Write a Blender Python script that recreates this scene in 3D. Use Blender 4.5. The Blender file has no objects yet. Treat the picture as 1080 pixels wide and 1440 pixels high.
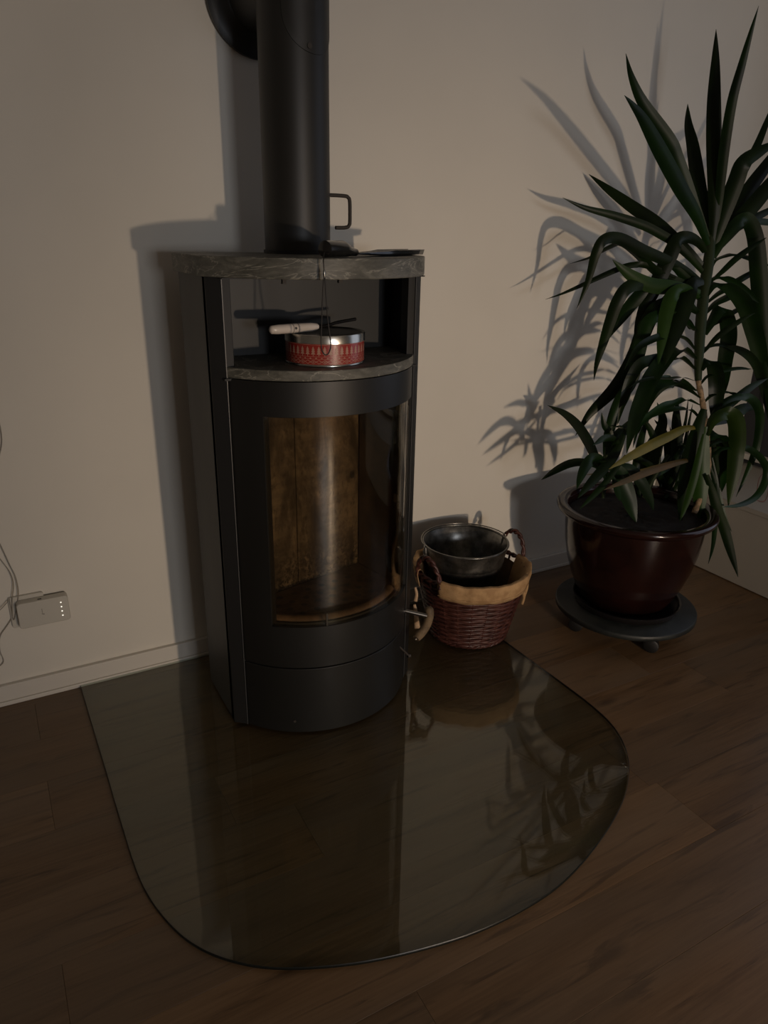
import bpy, bmesh, math, random
from mathutils import Vector, Matrix

C = bpy.context.scene.collection
sc = bpy.context.scene
random.seed(7)

# ------------------------------------------------------------------ camera
def nrm(v): return v.normalized()
F = 1020.0
def cam_basis():
    down = nrm(Vector((490-540, 3370-720, F))); up = -down
    p1 = Vector((0-540, 990-720, F)); p2 = Vector((1000-540, 990-249.0-720, F))
    X = nrm(p1.cross(p2).cross(up))
    if X.x < 0: X = -X
    Y = nrm(up.cross(X))
    return Matrix((X, Y, up)), p1
R, _p1 = cam_basis()
H = 1.18
_w = R @ _p1
P = Vector((0, -(_w*(-H/_w.z)).y*1.0, H))
def ray(u, v): return R @ Vector((u-540, v-720, F))
def at_z(u, v, z): r = ray(u, v); return P + r*((z-P.z)/r.z)
def at_y(u, v, y): r = ray(u, v); return P + r*((y-P.y)/r.y)
cd = bpy.data.cameras.new('camera'); cam = bpy.data.objects.new('camera', cd); C.objects.link(cam)
cd.sensor_fit = 'VERTICAL'; cd.sensor_height = 24.0; cd.lens = 24.0*F/1440; cd.clip_start = 0.02
cx = R @ Vector((1, 0, 0)); cy = R @ Vector((0, -1, 0)); cz = R @ Vector((0, 0, -1))
M4 = Matrix((cx, cy, cz)).transposed().to_4x4(); M4.translation = P
cam.matrix_world = M4
sc.camera = cam

# ------------------------------------------------------------------ world, lamps, exposure
w = bpy.data.worlds.new('dusk'); sc.world = w; w.use_nodes = True
w.node_tree.nodes['Background'].inputs[0].default_value = (0.30, 0.38, 0.60, 1)
w.node_tree.nodes['Background'].inputs[1].default_value = 0.10
def light(name, kind, loc, power, col, **k):
    d = bpy.data.lights.new(name, kind); d.energy = power; d.color = col
    for a, b in k.items(): setattr(d, a, b)
    o = bpy.data.objects.new(name, d); C.objects.link(o); o.location = loc
    return o
LAMP = Vector((0.98, -4.0, 0.66))
light('lamp_bulb_light', 'POINT', LAMP, 50, (1.0, 0.77, 0.56), shadow_soft_size=0.045)
o = light('lamp_beam_light', 'SPOT', LAMP, 118, (1.0, 0.77, 0.56), shadow_soft_size=0.045, spot_size=math.radians(44), spot_blend=1.0)
o.rotation_euler = (Vector((1.30, 0, .42))-LAMP).to_track_quat('-Z', 'Y').to_euler()
o = light('screen_standin_light', 'AREA', (0.55, -4.85, 1.15), 19, (0.88, 0.92, 1.0), shape='RECTANGLE', size=0.55, size_y=0.34)  # cool source standing in for a screen; no screen is modelled
o.rotation_euler = (math.radians(90), 0, 0)
o = light('window_light', 'AREA', (2.84, -1.25, 1.25), 4.5, (0.78, 0.84, 1.0), shape='RECTANGLE', size=1.3, size_y=1.7)
o.rotation_euler = (math.radians(90), 0, math.radians(90))
sc.view_settings.view_transform = 'Standard'; sc.view_settings.look = 'None'
sc.view_settings.gamma = 1; sc.view_settings.use_curve_mapping = False
sc.view_settings.exposure = 0.0

# ------------------------------------------------------------------ mesh helpers
class MB:
    def __init__(s): s.v = []; s.f = []; s.sm = []
    def add(s, vs, fs, smooth=False):
        b = len(s.v); s.v += [Vector(p) for p in vs]
        for f in fs: s.f.append(tuple(i+b for i in f)); s.sm.append(smooth)
        return s
    def box(s, a, b):
        x0, y0, z0 = a; x1, y1, z1 = b
        vs = [(x0,y0,z0),(x1,y0,z0),(x1,y1,z0),(x0,y1,z0),(x0,y0,z1),(x1,y0,z1),(x1,y1,z1),(x0,y1,z1)]
        return s.add(vs, [(0,3,2,1),(4,5,6,7),(0,1,5,4),(1,2,6,5),(2,3,7,6),(3,0,4,7)])
    def prism(s, poly, z0, z1, ch=0.0):
        n = len(poly); c = Vector((sum(p[0] for p in poly)/n, sum(p[1] for p in poly)/n))
        def ins(p):
            if not ch: return p
            q = []
            d = c-Vector((p[0], p[1])); d = d*(ch/max(d.length, 1e-6)); return (p[0]+d.x, p[1]+d.y)
        levels = [(z0, False), (z1, False)] if not ch else [(z0, True), (z0+ch, False), (z1-ch, False), (z1, True)]
        vs = []; fs = []
        for z, i in levels:
            for p in poly:
                q = ins(p) if i else p; vs.append((q[0], q[1], z))
        for k in range(len(levels)-1):
            for j in range(n): fs.append((k*n+j, k*n+(j+1)%n, (k+1)*n+(j+1)%n, (k+1)*n+j))
        fs.append(tuple(range(n-1, -1, -1))); L = len(levels)-1; fs.append(tuple(L*n+j for j in range(n)))
        return s.add(vs, fs)
    def lathe(s, prof, c=(0, 0), n=48, smooth=True, closed=False):
        vs = []; fs = []; m = len(prof)
        for r, z in prof:
            for j in range(n):
                a = 2*math.pi*j/n; vs.append((c[0]+r*math.cos(a), c[1]+r*math.sin(a), z))
        for k in range(m-1 if not closed else m):
            k2 = (k+1) % m
            for j in range(n): fs.append((k*n+j, k*n+(j+1)%n, k2*n+(j+1)%n, k2*n+j))
        return s.add(vs, fs, smooth)
    def disc(s, c, r, z, n=48, up=True):
        vs = [(c[0]+r*math.cos(2*math.pi*j/n), c[1]+r*math.sin(2*math.pi*j/n), z) for j in range(n)]
        return s.add(vs, [tuple(range(n)) if up else tuple(range(n-1, -1, -1))])
    def tube(s, pts, r, n=10, caps=True, flat=1.0):
        pts = [Vector(p) for p in pts]; m = len(pts)
        rr = r if isinstance(r, (list, tuple)) else [r]*m
        vs = []; fs = []; ref = None
        for i, p in enumerate(pts):
            t = nrm((pts[min(i+1, m-1)]-pts[max(i-1, 0)]))
            if ref is None:
                ref = Vector((0, 0, 1)) if abs(t.z) < .9 else Vector((1, 0, 0))
            a = nrm(ref - t*ref.dot(t)); b = t.cross(a); ref = a
            for j in range(n):
                q = 2*math.pi*j/n; vs.append(p + (a*math.cos(q)*flat+b*math.sin(q))*rr[i])
        for k in range(m-1):
            for j in range(n): fs.append((k*n+j, k*n+(j+1)%n, (k+1)*n+(j+1)%n, (k+1)*n+j))
        if caps: fs.append(tuple(range(n-1, -1, -1))); fs.append(tuple((m-1)*n+j for j in range(n)))
        return s.add(vs, fs, True)
    def arc(s, c, r0, r1, a0, a1, z0, z1, n=40):
        """shell of a cylinder; angle 0 faces -y, positive towards +x"""
        vs = []; fs = []
        for j in range(n+1):
            a = math.radians(a0+(a1-a0)*j/n)
            for r in (r0, r1):
                for z in (z0, z1): vs.append((c[0]+r*math.sin(a), c[1]-r*math.cos(a), z))
        for j in range(n):
            b = j*4; d = b+4
            fs += [(b+2, d+2, d+3, b+3), (b, b+1, d+1, d), (b+1, b+3, d+3, d+1), (b, d, d+2, b+2)]
        fs += [(0, 2, 3, 1), (n*4, n*4+1, n*4+3, n*4+2)]
        return s.add(vs, fs)

def rootloc(o):
    while o.parent: o = o.parent
    return Vector(o.location)
def obj(name, mb, mat, parent=None, origin=None, bevel=0, kind=None):
    org = rootloc(parent) if parent else Vector(origin or (0, 0, 0))
    me = bpy.data.meshes.new(name); me.from_pydata([p-org for p in mb.v], [], mb.f)
    me.polygons.foreach_set('use_smooth', [True]*len(mb.sm)); me.materials.append(mat); me.update()
    o = bpy.data.objects.new(name, me); C.objects.link(o)
    if parent: o.parent = parent
    else: o.location = org
    bm = bmesh.new(); bm.from_mesh(me); bmesh.ops.recalc_face_normals(bm, faces=bm.faces); bm.to_mesh(me); bm.free()
    if not all(mb.sm): me.set_sharp_from_angle(angle=math.radians(33))
    if mb.sm and all(mb.sm): me.set_sharp_from_angle(angle=math.radians(60))
    if bevel:
        m = o.modifiers.new('bevel', 'BEVEL'); m.width = bevel; m.segments = 2; m.limit_method = 'ANGLE'; m.angle_limit = math.radians(40)
    if kind: o['kind'] = kind
    return o
def tag(o, label, cat, group=None):
    o['label'] = label; o['category'] = cat
    if group: o['group'] = group
    return o
def thing(name, label, cat, loc, group=None):
    o = bpy.data.objects.new(name, None); C.objects.link(o); o.location = loc; o.empty_display_size = .05
    return tag(o, label, cat, group)
def struct(name, mb, mat, bevel=0):
    return obj(name, mb, mat, None, None, bevel, 'structure')
def spline(pts, k=6):
    pts = [Vector(p) for p in pts]; out = []
    q = [pts[0]*2-pts[1]]+pts+[pts[-1]*2-pts[-2]]
    for i in range(1, len(q)-2):
        for j in range(k):
            t = j/k; a, b, c, d = q[i-1], q[i], q[i+1], q[i+2]
            out.append(.5*((2*b)+(c-a)*t+(2*a-5*b+4*c-d)*t*t+(3*b-a-3*c+d)*t**3))
    out.append(pts[-1]); return out

# ------------------------------------------------------------------ materials
def mat(name, col, rough=.5, metal=0, spec=.5, coat=0, coat_rough=.1):
    m = bpy.data.materials.new(name); m.use_nodes = True
    b = m.node_tree.nodes['Principled BSDF']
    b.inputs['Base Color'].default_value = (*col, 1); b.inputs['Roughness'].default_value = rough
    b.inputs['Metallic'].default_value = metal; b.inputs['Specular IOR Level'].default_value = spec
    b.inputs['Coat Weight'].default_value = coat; b.inputs['Coat Roughness'].default_value = coat_rough
    return m
class NT:
    def __init__(s, m): s.t = m.node_tree; s.b = s.t.nodes.get('Principled BSDF')
    def n(s, typ, ins=None, **k):
        x = s.t.nodes.new(typ)
        for a, b in k.items(): setattr(x, a, b)
        for a, b in (ins or {}).items():
            if hasattr(b, 'is_output') or isinstance(b, bpy.types.NodeSocket): s.t.links.new(b, x.inputs[a])
            else: x.inputs[a].default_value = b
        return x
    def link(s, a, b): s.t.links.new(a, b)
    def coord(s, scale=(1, 1, 1), space='Object', loc=None):
        c = s.n('ShaderNodeTexCoord'); mp = s.n('ShaderNodeMapping', {'Vector': c.outputs[space], 'Scale': scale})
        if loc is not None: s.link(loc, mp.inputs['Location'])
        return mp.outputs[0]
    def noise(s, vec, scale, detail=4, rough=.55, dist=0):
        return s.n('ShaderNodeTexNoise', {'Vector': vec, 'Scale': scale, 'Detail': detail, 'Roughness': rough, 'Distortion': dist}).outputs['Fac']
    def ramp(s, fac, stops):
        r = s.n('ShaderNodeValToRGB', {'Fac': fac}); e = r.color_ramp.elements
        while len(e) < len(stops): e.new(.5)
        for x, (p, c) in zip(e, stops): x.position = p; x.color = (*c, 1) if len(c) == 3 else c
        return r.outputs[0]
    def mix(s, f, a, b, mode='MIX'):
        x = s.n('ShaderNodeMix', data_type='RGBA', blend_type=mode)
        for i, val in ((0, f), (6, a), (7, b)):
            if isinstance(val, bpy.types.NodeSocket): s.link(val, x.inputs[i])
            else: x.inputs[i].default_value = val if not (isinstance(val, tuple) and len(val) == 3) else (*val, 1)
        return x.outputs[2]
    def bump(s, h, strength=.3, dist=.001):
        b = s.n('ShaderNodeBump', {'Height': h, 'Strength': strength, 'Distance': dist}); s.link(b.outputs[0], s.b.inputs['Normal'])

def m_wall(name, col):
    m = mat(name, col, .85, spec=.2); t = NT(m); v = t.coord()
    a = t.noise(v, 3, 3); t.link(t.ramp(a, [(.3, tuple(c*.97 for c in col)), (.7, tuple(min(1, c*1.02) for c in col))]), t.b.inputs['Base Color'])
    b = t.noise(v, 60, 5, .6); c = t.noise(v, 9, 3)
    t.bump(t.mix(.5, b, c), .25, .002); return m
def m_wood_floor():
    m = mat('oak_vinyl_plank', (.2, .1, .05), .42, spec=.45); t = NT(m)
    oi = t.n('ShaderNodeObjectInfo').outputs['Random']
    off = t.n('ShaderNodeCombineXYZ', {'X': t.n('ShaderNodeMath', {0: oi, 1: 37.0}, operation='MULTIPLY').outputs[0],
                                       'Y': t.n('ShaderNodeMath', {0: oi, 1: 91.0}, operation='MULTIPLY').outputs[0]}).outputs[0]
    v = t.coord((.9, 7, 1), loc=off)
    g = t.noise(v, 2.2, 6, .6, .6); f = t.noise(t.coord((2.2, 70, 1), loc=off), 2.5, 5, .6)
    base = t.ramp(g, [(.30, (.090, .047, .025)), (.48, (.150, .085, .049)), (.60, (.180, .105, .063)), (.75, (.112, .062, .036))])
    base = t.mix(.35, base, t.ramp(f, [(.3, (.07, .038, .02)), (.65, (.19, .115, .07))]))
    kn = t.n('ShaderNodeTexVoronoi', {'Vector': t.coord((1.0, 3.2, 1), loc=off), 'Scale': 2.6, 'Randomness': 1.0}).outputs['Distance']
    k = t.ramp(kn, [(.04, (1, 1, 1)), (.13, (0, 0, 0))])
    base = t.mix(t.mix(.75, (0, 0, 0), k), base, (.035, .018, .010))
    st = t.noise(t.coord((1.1, 13, 1), loc=off), 3.0, 4, .6, 1.2)
    base = t.mix(t.ramp(st, [(.56, (0, 0, 0)), (.68, (.75, .75, .75))]), base, (.045, .024, .013))
    wm = t.noise(t.coord((.8, 3, 1), loc=off), 1.5, 2)
    base = t.mix(t.ramp(wm, [(.4, (0, 0, 0)), (.6, (.5, .5, .5))]), base, (.14, .098, .070))
    hue = t.n('ShaderNodeHueSaturation', {'Color': base, 'Hue': .509, 'Saturation': 1.12, 'Value': t.n('ShaderNodeMapRange', {'Value': oi, 'To Min': .82, 'To Max': 1.15}).outputs[0]})
    t.link(hue.outputs[0], t.b.inputs['Base Color'])
    t.link(t.n('ShaderNodeMapRange', {'Value': f, 'To Min': .34, 'To Max': .5}).outputs[0], t.b.inputs['Roughness'])
    t.bump(f, .12, .0006); return m
def m_stone():
    m = mat('soapstone', (.12, .12, .10), .5, spec=.4); t = NT(m)
    v = t.coord((7, 7, 20)); a = t.noise(v, 2.6, 8, .72, .6)
    v2 = t.coord((5, 5, 19)); b = t.noise(v2, 1.3, 5, .6, 1.2)
    base = t.ramp(a, [(.3, (.05, .05, .041)), (.5, (.10, .097, .080)), (.68, (.17, .163, .137))])
    vein = t.ramp(b, [(.485, (0, 0, 0)), (.50, (.7, .7, .7)), (.515, (0, 0, 0))])
    t.link(t.mix(vein, base, (.34, .325, .27)), t.b.inputs['Base Color'])
    t.bump(a, .3, .002); return m
def m_paint(name, col, rough=.45):
    m = mat(name, col, rough, spec=.5); t = NT(m); n = t.noise(t.coord(), 900, 2); t.bump(n, .12, .0004)
    k = t.noise(t.coord((1, 1, .4)), 6, 4)
    t.link(t.n('ShaderNodeMapRange', {'Value': k, 'To Min': rough-.06, 'To Max': rough+.1}).outputs[0], t.b.inputs['Roughness']); return m
def m_glass(name, tint, ior=1.5, smudge=0.0, srough=.3):
    m = bpy.data.materials.new(name); m.use_nodes = True; t = NT(m); t.t.nodes.remove(t.b)
    out = t.t.nodes['Material Output']
    tr = t.n('ShaderNodeBsdfTransparent', {'Color': (*tint, 1)}); gl = t.n('ShaderNodeBsdfGlossy', {'Color': (1, 1, 1, 1), 'Roughness': 0.0})
    fr = t.n('ShaderNodeFresnel', {'IOR': t.n('ShaderNodeMapRange', {'Value': t.n('ShaderNodeNewGeometry').outputs['Backfacing'], 'To Min': ior, 'To Max': 1/ior}).outputs[0]}); mx = t.n('ShaderNodeMixShader', {0: fr.outputs[0], 1: tr.outputs[0], 2: gl.outputs[0]})
    last = mx.outputs[0]
    if smudge:
        g2 = t.n('ShaderNodeBsdfGlossy', {'Color': (1, .93, .82, 1), 'Roughness': srough})
        last = t.n('ShaderNodeMixShader', {0: smudge, 1: last, 2: g2.outputs[0]}).outputs[0]
    t.link(last, out.inputs[0]); return m
def m_leaf(name, c0, c1):
    m = mat(name, c0, .42, spec=.22); t = NT(m)
    oi = t.n('ShaderNodeObjectInfo').outputs['Random']
    n = t.noise(t.coord(), 9, 3); base = t.mix(t.ramp(n, [(.35, (0, 0, 0)), (.7, (1, 1, 1))]), c0, c1)
    h = t.n('ShaderNodeHueSaturation', {'Color': base, 'Hue': t.n('ShaderNodeMapRange', {'Value': oi, 'To Min': .485, 'To Max': .515}).outputs[0],
            'Value': t.n('ShaderNodeMapRange', {'Value': oi, 'To Min': .7, 'To Max': 1.35}).outputs[0]})
    t.link(h.outputs[0], t.b.inputs['Base Color']); return m

WALL = m_wall('white_plaster', (.72, .68, .60))
SHADEWALL = m_wall('shaded_wall', (.05, .05, .052))  # right wall in shade, its darkness put into the colour
CEIL = m_wall('ceiling_paint', (.35, .34, .32))
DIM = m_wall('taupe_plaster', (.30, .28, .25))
WHITE = mat('white_lacquer', (.66, .62, .55), .45)
BOXW = m_wall('cream_panel', (.36, .33, .28))
PLAS = mat('white_plastic', (.56, .53, .46), .4)
CABLE = mat('grey_cable', (.33, .30, .25), .5)
FLOOR = m_wood_floor()
GAP = mat('joint_dark', (.02, .012, .008), .8)
STONE = m_stone()
BODY = m_paint('stove_black', (.0085, .0085, .0078), .42)
SIDE = m_paint('stove_side', (.016, .0155, .014), .5)
PIPE = m_paint('pipe_black', (.016, .0155, .0135), .45)
NICHE = m_paint('niche_black', (.014, .0145, .0135), .5)
DARK = mat('matte_black', (.008, .008, .008), .6)
IRON = mat('cast_iron', (.035, .028, .022), .7)
STEEL = mat('brushed_steel', (.24, .23, .21), .3, 1)
GLINT = mat('edge_glint', (.07, .07, .07), .4, .5)  # paler tone for the highlight along the door gap
GLASS = m_glass('hearth_glass', (.90, .93, .90), 1.42)
DGLASS = m_glass('door_glass', (.93, .88, .78), 1.5, .024, .10)
WGLASS = m_glass('window_glass', (.98, .98, .98), 1.4)
GEDGE = m_glass('glass_edge', (.20, .25, .22), 1.5)

def m_brick():
    m = mat('firebrick', (.3, .22, .14), .8, spec=.2); t = NT(m)
    a = t.noise(t.coord((4, 4, 1.6)), 2.2, 6, .65, .8); b = t.noise(t.coord((22, 22, 12)), 3, 6, .75, .3); g = t.noise(t.coord((1, 1, 9)), 6, 4)
    base = t.mix(t.ramp(a, [(.36, (0, 0, 0)), (.66, (1, 1, 1))]), (.028, .021, .014), (.27, .205, .135))
    base = t.mix(t.ramp(b, [(.50, (0, 0, 0)), (.66, (.75, .75, .75))]), base, (.022, .016, .010))
    base = t.mix(t.mix(.5, (0, 0, 0), t.ramp(g, [(.4, (0, 0, 0)), (.7, (1, 1, 1))])), base, (.035, .024, .015))
    zc = t.n('ShaderNodeSeparateXYZ', {0: t.n('ShaderNodeTexCoord').outputs['Object']}).outputs['Z']
    sp = t.noise(t.coord((60, 60, 60)), 1.6, 4, .7)
    low = t.n('ShaderNodeMapRange', {'Value': zc, 'From Min': .33, 'From Max': .42, 'To Min': 1.0, 'To Max': 0.0}).outputs[0]
    base = t.mix(t.n('ShaderNodeMath', {0: low, 1: t.ramp(sp, [(.46, (0, 0, 0)), (.56, (1, 1, 1))])}, operation='MULTIPLY').outputs[0], base, (.02, .016, .012))
    mid = t.noise(t.coord((3, 3, 1.1)), 2.0, 3, .5, .5)
    base = t.mix(t.ramp(mid, [(.45, (0, 0, 0)), (.60, (.85, .85, .85))]), base, (.020, .015, .010))
    t.link(base, t.b.inputs['Base Color']); t.bump(b, .5, .002); return m
BRICK = m_brick()
def m_spots(name, c0, c1, rough, scale, metal=0, r2=None):
    m = mat(name, c0, rough, metal); t = NT(m); a = t.noise(t.coord(), scale, 5, .65)
    t.link(t.mix(t.ramp(a, [(.4, (0, 0, 0)), (.62, (1, 1, 1))]), c0, c1), t.b.inputs['Base Color']); t.bump(a, .25, .001)
    t.link(t.n('ShaderNodeMapRange', {'Value': a, 'To Min': rough*.6, 'To Max': rough*1.3}).outputs[0], t.b.inputs['Roughness'])
    return m
ZINC = m_spots('galvanised_zinc', (.13, .13, .12), (.27, .265, .25), .34, 26, .9)
WICKER = m_spots('red_brown_wicker', (.040, .012, .009), (.085, .027, .019), .5, 40)
CLOTH = m_spots('linen_band', (.34, .20, .09), (.46, .29, .14), .9, 30)
LIN2 = m_spots('linen_tie', (.40, .27, .16), (.50, .35, .22), .9, 30)
GLAZE = m_spots('oxblood_glaze', (.009, .003, .0025), (.015, .0045, .0035), .16, 12)
SOIL = m_spots('potting_soil', (.004, .003, .0025), (.016, .011, .008), .95, 60)
SLATE = m_spots('slate_grey', (.008, .010, .010), (.014, .017, .016), .55, 20)
RUBBER = mat('black_rubber', (.006, .006, .006), .5)
TRUNK = m_spots('tan_bark', (.10, .065, .03), (.30, .20, .11), .8, 60)
GSTEM = mat('green_stem', (.016, .026, .008), .6, spec=.2)
LEAF = m_leaf('leaf_green', (.0028, .0090, .0018), (.0075, .022, .0024))
LEAF2 = m_leaf('leaf_fresh', (.010, .025, .003), (.020, .042, .006))
LEAFY = m_leaf('leaf_yellow', (.085, .080, .010), (.16, .13, .018))
LEAFB = m_leaf('leaf_ochre', (.05, .036, .008), (.085, .05, .012))
BARKW = m_spots('bark_wood', (.085, .055, .028), (.17, .115, .06), .75, 35)
RED = mat('red_print', (.27, .020, .012), .35, coat=.5)
PRINT = mat('cream_print', (.40, .22, .16), .4)
TINM = mat('tin_metal', (.62, .60, .54), .25, 1)
LIDT = mat('tin_lid_dark', (.10, .095, .08), .25, .7)
WHANDLE = mat('white_handle', (.62, .55, .48), .35, coat=.3)
BLKMET = mat('black_gloss_metal', (.012, .011, .010), .22, .3, coat=.6)
LEATHER = mat('dark_leather', (.014, .011, .009), .6)
WIRE = mat('red_wire', (.16, .03, .02), .5)
def emit(name, col, s):
    m = bpy.data.materials.new(name); m.use_nodes = True; b = m.node_tree.nodes['Principled BSDF']
    b.inputs['Base Color'].default_value = (*col, 1); b.inputs['Emission Color'].default_value = (*col, 1); b.inputs['Emission Strength'].default_value = s
    return m
LED = emit('led_white', (1, .97, .85), 1.0)

# ------------------------------------------------------------------ room shell
X0, X1, Y1, ZC = -2.3, 2.77, -5.3, 2.5
struct('wall_back', MB().box((X0-.1, 0, -.05), (X1+.1, .1, ZC)), WALL)
struct('wall_left', MB().box((X0-.1, Y1, -.05), (X0, 0, ZC)), DIM)
struct('wall_front', MB().box((X0-.1, Y1-.1, -.05), (X1+.1, Y1, ZC)), DIM)
WY0, WY1, WZ0, WZ1 = -.50, -2.0, .35, 2.15
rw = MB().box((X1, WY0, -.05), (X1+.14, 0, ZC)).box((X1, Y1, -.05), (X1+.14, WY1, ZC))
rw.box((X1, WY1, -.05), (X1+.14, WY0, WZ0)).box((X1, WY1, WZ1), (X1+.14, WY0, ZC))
struct('wall_right', rw, SHADEWALL)
struct('ceiling', MB().box((X0-.1, Y1-.1, ZC), (X1+.14, .1, ZC+.1)), CEIL)
wf = MB()
for a, b in (((WY0-.05, WZ0), (WY0, WZ1)), ((WY1, WZ0), (WY1+.05, WZ1)), ((WY1, WZ0), (WY0, WZ0+.05)), ((WY1, WZ1-.05), (WY0, WZ1)), ((-1.27, WZ0), (-1.22, WZ1))):
    wf.box((X1+.04, min(a[0], b[0]), a[1]), (X1+.08, max(a[0], b[0]), b[1]))
win = struct('window_1', wf, WHITE)
obj('pane', MB().box((X1+.058, WY1+.03, WZ0+.03), (X1+.062, WY0-.03, WZ1-.03)), WGLASS, win)
struct('trim_1', MB().box((X1-.035, WY1-.05, .322), (X1, -.012, .348)), WHITE, .003)
# skirting: board with a thin foot moulding
BBX = at_y(210, 940, 0).x
struct('baseboard_back', MB().box((X0, -.014, .012), (2.29, 0, .058)).box((X0, -.018, 0), (2.29, 0, .012)), WHITE, .002)
struct('baseboard_left', MB().box((X0, Y1, 0), (X0+.014, -.014, .058)), WHITE, .002)
# floor: slab and one object per plank
PY = .163; y_edge = -1.02
fl = struct('floor', MB().box((X0, Y1, -.06), (X1, 0, -.0125)), GAP)
rng = random.Random(3); cache = {}
def plank_mesh(L, W):
    key = (round(L, 3), round(W, 3))
    if key in cache: return cache[key]
    g = .00015; c = .0004; x = L/2-g; y = W/2-g
    vs = [(sx*x, sy*y, -.0125) for sx, sy in ((-1,-1),(1,-1),(1,1),(-1,1))]+[(sx*x, sy*y, -c) for sx, sy in ((-1,-1),(1,-1),(1,1),(-1,1))]
    vs += [(sx*(x-c), sy*(y-c), 0) for sx, sy in ((-1,-1),(1,-1),(1,1),(-1,1))]
    fs = [(0,3,2,1),(8,9,10,11)]+[(k*4+j, k*4+(j+1)%4, k*4+4+(j+1)%4, k*4+4+j) for k in (0, 1) for j in range(4)]
    me = bpy.data.meshes.new('plank'); me.from_pydata(vs, [], fs); me.materials.append(FLOOR); me.update(); cache[key] = me
    return me
k0 = int(math.floor((Y1-y_edge)/PY))
joints = {(-1.02): 1.197-.0, (-.857): 1.69}
for k in range(k0, 8):
    ya = y_edge+k*PY; yb = ya+PY
    ya = max(ya, Y1); yb = min(yb, -.0005)
    if yb-ya < .004: continue
    x = X0-rng.choice([.2, .45, .7, .95, 1.1])
    for yy, xx in joints.items():
        if abs((y_edge+k*PY)-yy) < .01: x = xx-1.24*4
    while x < X1:
        a, b = max(x, X0), min(x+1.24, X1)
        if b-a > .01:
            o = bpy.data.objects.new('plank', plank_mesh(b-a, yb-ya)); C.objects.link(o); o.parent = fl
            o.location = ((a+b)/2, (ya+yb)/2, 0)
        x += 1.24

# ------------------------------------------------------------------ low cream unit on the right
BX, BZ = 2.291, .30
lc = thing('low_cabinet', 'long low cream box bench along the right wall behind the plant pot', 'cabinet', (2.53, -.9, 0))
obj('side_panel', MB().box((BX, -2.0, .004), (BX+.018, -.002, BZ-.018)), BOXW, lc, bevel=.001)
obj('top_panel', MB().box((BX-.004, -2.0, BZ-.018), (X1-.002, -.002, BZ)), BOXW, lc, bevel=.002)
obj('end_panel', MB().box((BX+.02, -2.0, .004), (X1-.002, -1.982, BZ-.02)), BOXW, lc, bevel=.001)
wp = [at_z(1081, 688, BZ+.004), at_z(1078, 700, BZ+.004), at_z(1074, 705, BZ+.004), at_z(1066, 704, BZ+.004), at_z(1064, 698, BZ+.02), at_z(1068, 672, BZ+.045), at_z(1081, 660, BZ+.03)]
tag(obj('thin_wire', MB().tube(spline(wp), .0012, 6), WIRE, None, (wp[2].x, wp[2].y, BZ)), 'thin red-brown wire curling over the top of the low cream box', 'wire')
cp = [Vector((X1-.006, -.06, .95)), Vector((X1-.008, -.065, .7)), Vector((X1-.012, -.085, .56)), Vector((X1-.006, -.10, .45)), Vector((X1-.006, -.10, .352))]
tag(obj('white_cord', MB().tube(spline(cp), .003, 6), WHITE, None, (X1-.006, -.10, .35)), 'pale cord hanging down the shaded side wall onto the sill', 'cord')

# ------------------------------------------------------------------ glass hearth plate
gp = [(.098, -.02), (.10, -.20), (.103, -.397), (.105, -.58), (.110, -.74), (.128, -.84), (.162, -.925), (.215, -.992), (.292, -1.048), (.42, -1.102), (.575, -1.138),
      (.70, -1.147), (.83, -1.135), (.968, -1.092), (1.10, -1.030), (1.19, -.962), (1.245, -.895), (1.278, -.82), (1.290, -.73), (1.290, -.60), (1.285, -.40), (1.283, -.20), (1.283, -.02)]
g3 = [Vector((x, y, 0)) for x, y in gp]
sp = spline(g3, 6); poly = [(p.x, p.y) for p in sp]
gpt = tag(obj('hearth_plate', MB().prism(poly, .0006, .0076), GLASS, None, (.69, -.5, 0)), 'clear glass floor plate with rounded front under the black stove', 'glass plate')
edge = MB(); n = len(sp)
for i in range(n-1):
    a, b = sp[i], sp[i+1]
for i, p in enumerate(sp):
    t = nrm(sp[min(i+1, n-1)]-sp[max(i-1, 0)]); nn = Vector((t.y, -t.x, 0))
    edge.v += [p+nn*.0002+Vector((0, 0, .0006)), p+nn*.0012+Vector((0, 0, .0018)), p+nn*.0012+Vector((0, 0, .0064)), p+nn*.0002+Vector((0, 0, .0076))]
for i in range(n-1):
    for j in range(3): edge.f.append((i*4+j, i*4+4+j, i*4+5+j, i*4+1+j)); edge.sm.append(True)
obj('polished_edge', edge, mat('green_glass_edge', (.006, .008, .007), .35), gpt)
G = .0078

# ------------------------------------------------------------------ the stove
SX, SY, SR = .6755, -.2468, .2694
st = thing('wood_stove', 'tall black wood stove with curved glass door and grey stone top', 'stove', (SX, -.28, G))
def S(x): return SX+x
Zt = 1.092
sd = .2555
for s in (-1, 1):
    a, b = sorted((S(s*sd), S(s*(sd-.012))))
    obj('side_panel', MB().box((a, -.368, G+.004), (b, -.158, Zt)), SIDE, st, bevel=.0015)
    # angled corner post from the side panel to the door edge
    pl = [(S(s*sd), -.370), (S(s*.230), -.3905), (S(s*.210), -.3905), (S(s*.210), -.36), (S(s*.243), -.345), (S(s*sd), -.350)]
    if s > 0: pl = pl[::-1]
    obj('corner_post', MB().prism(pl, G+.002, Zt), DARK if s < 0 else BODY, st, bevel=.001)
    obj('glint_strip', MB().box((S(s*.2285)-.0009, -.3945, G+.003), (S(s*.2285)+.0009, -.3900, Zt)), GLINT, st)  # thin strip added for the highlight on the gap edge
obj('back_panel', MB().box((S(-.245), -.170, G+.004), (S(.245), -.158, Zt)), SIDE, st)
A = 57.2
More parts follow.
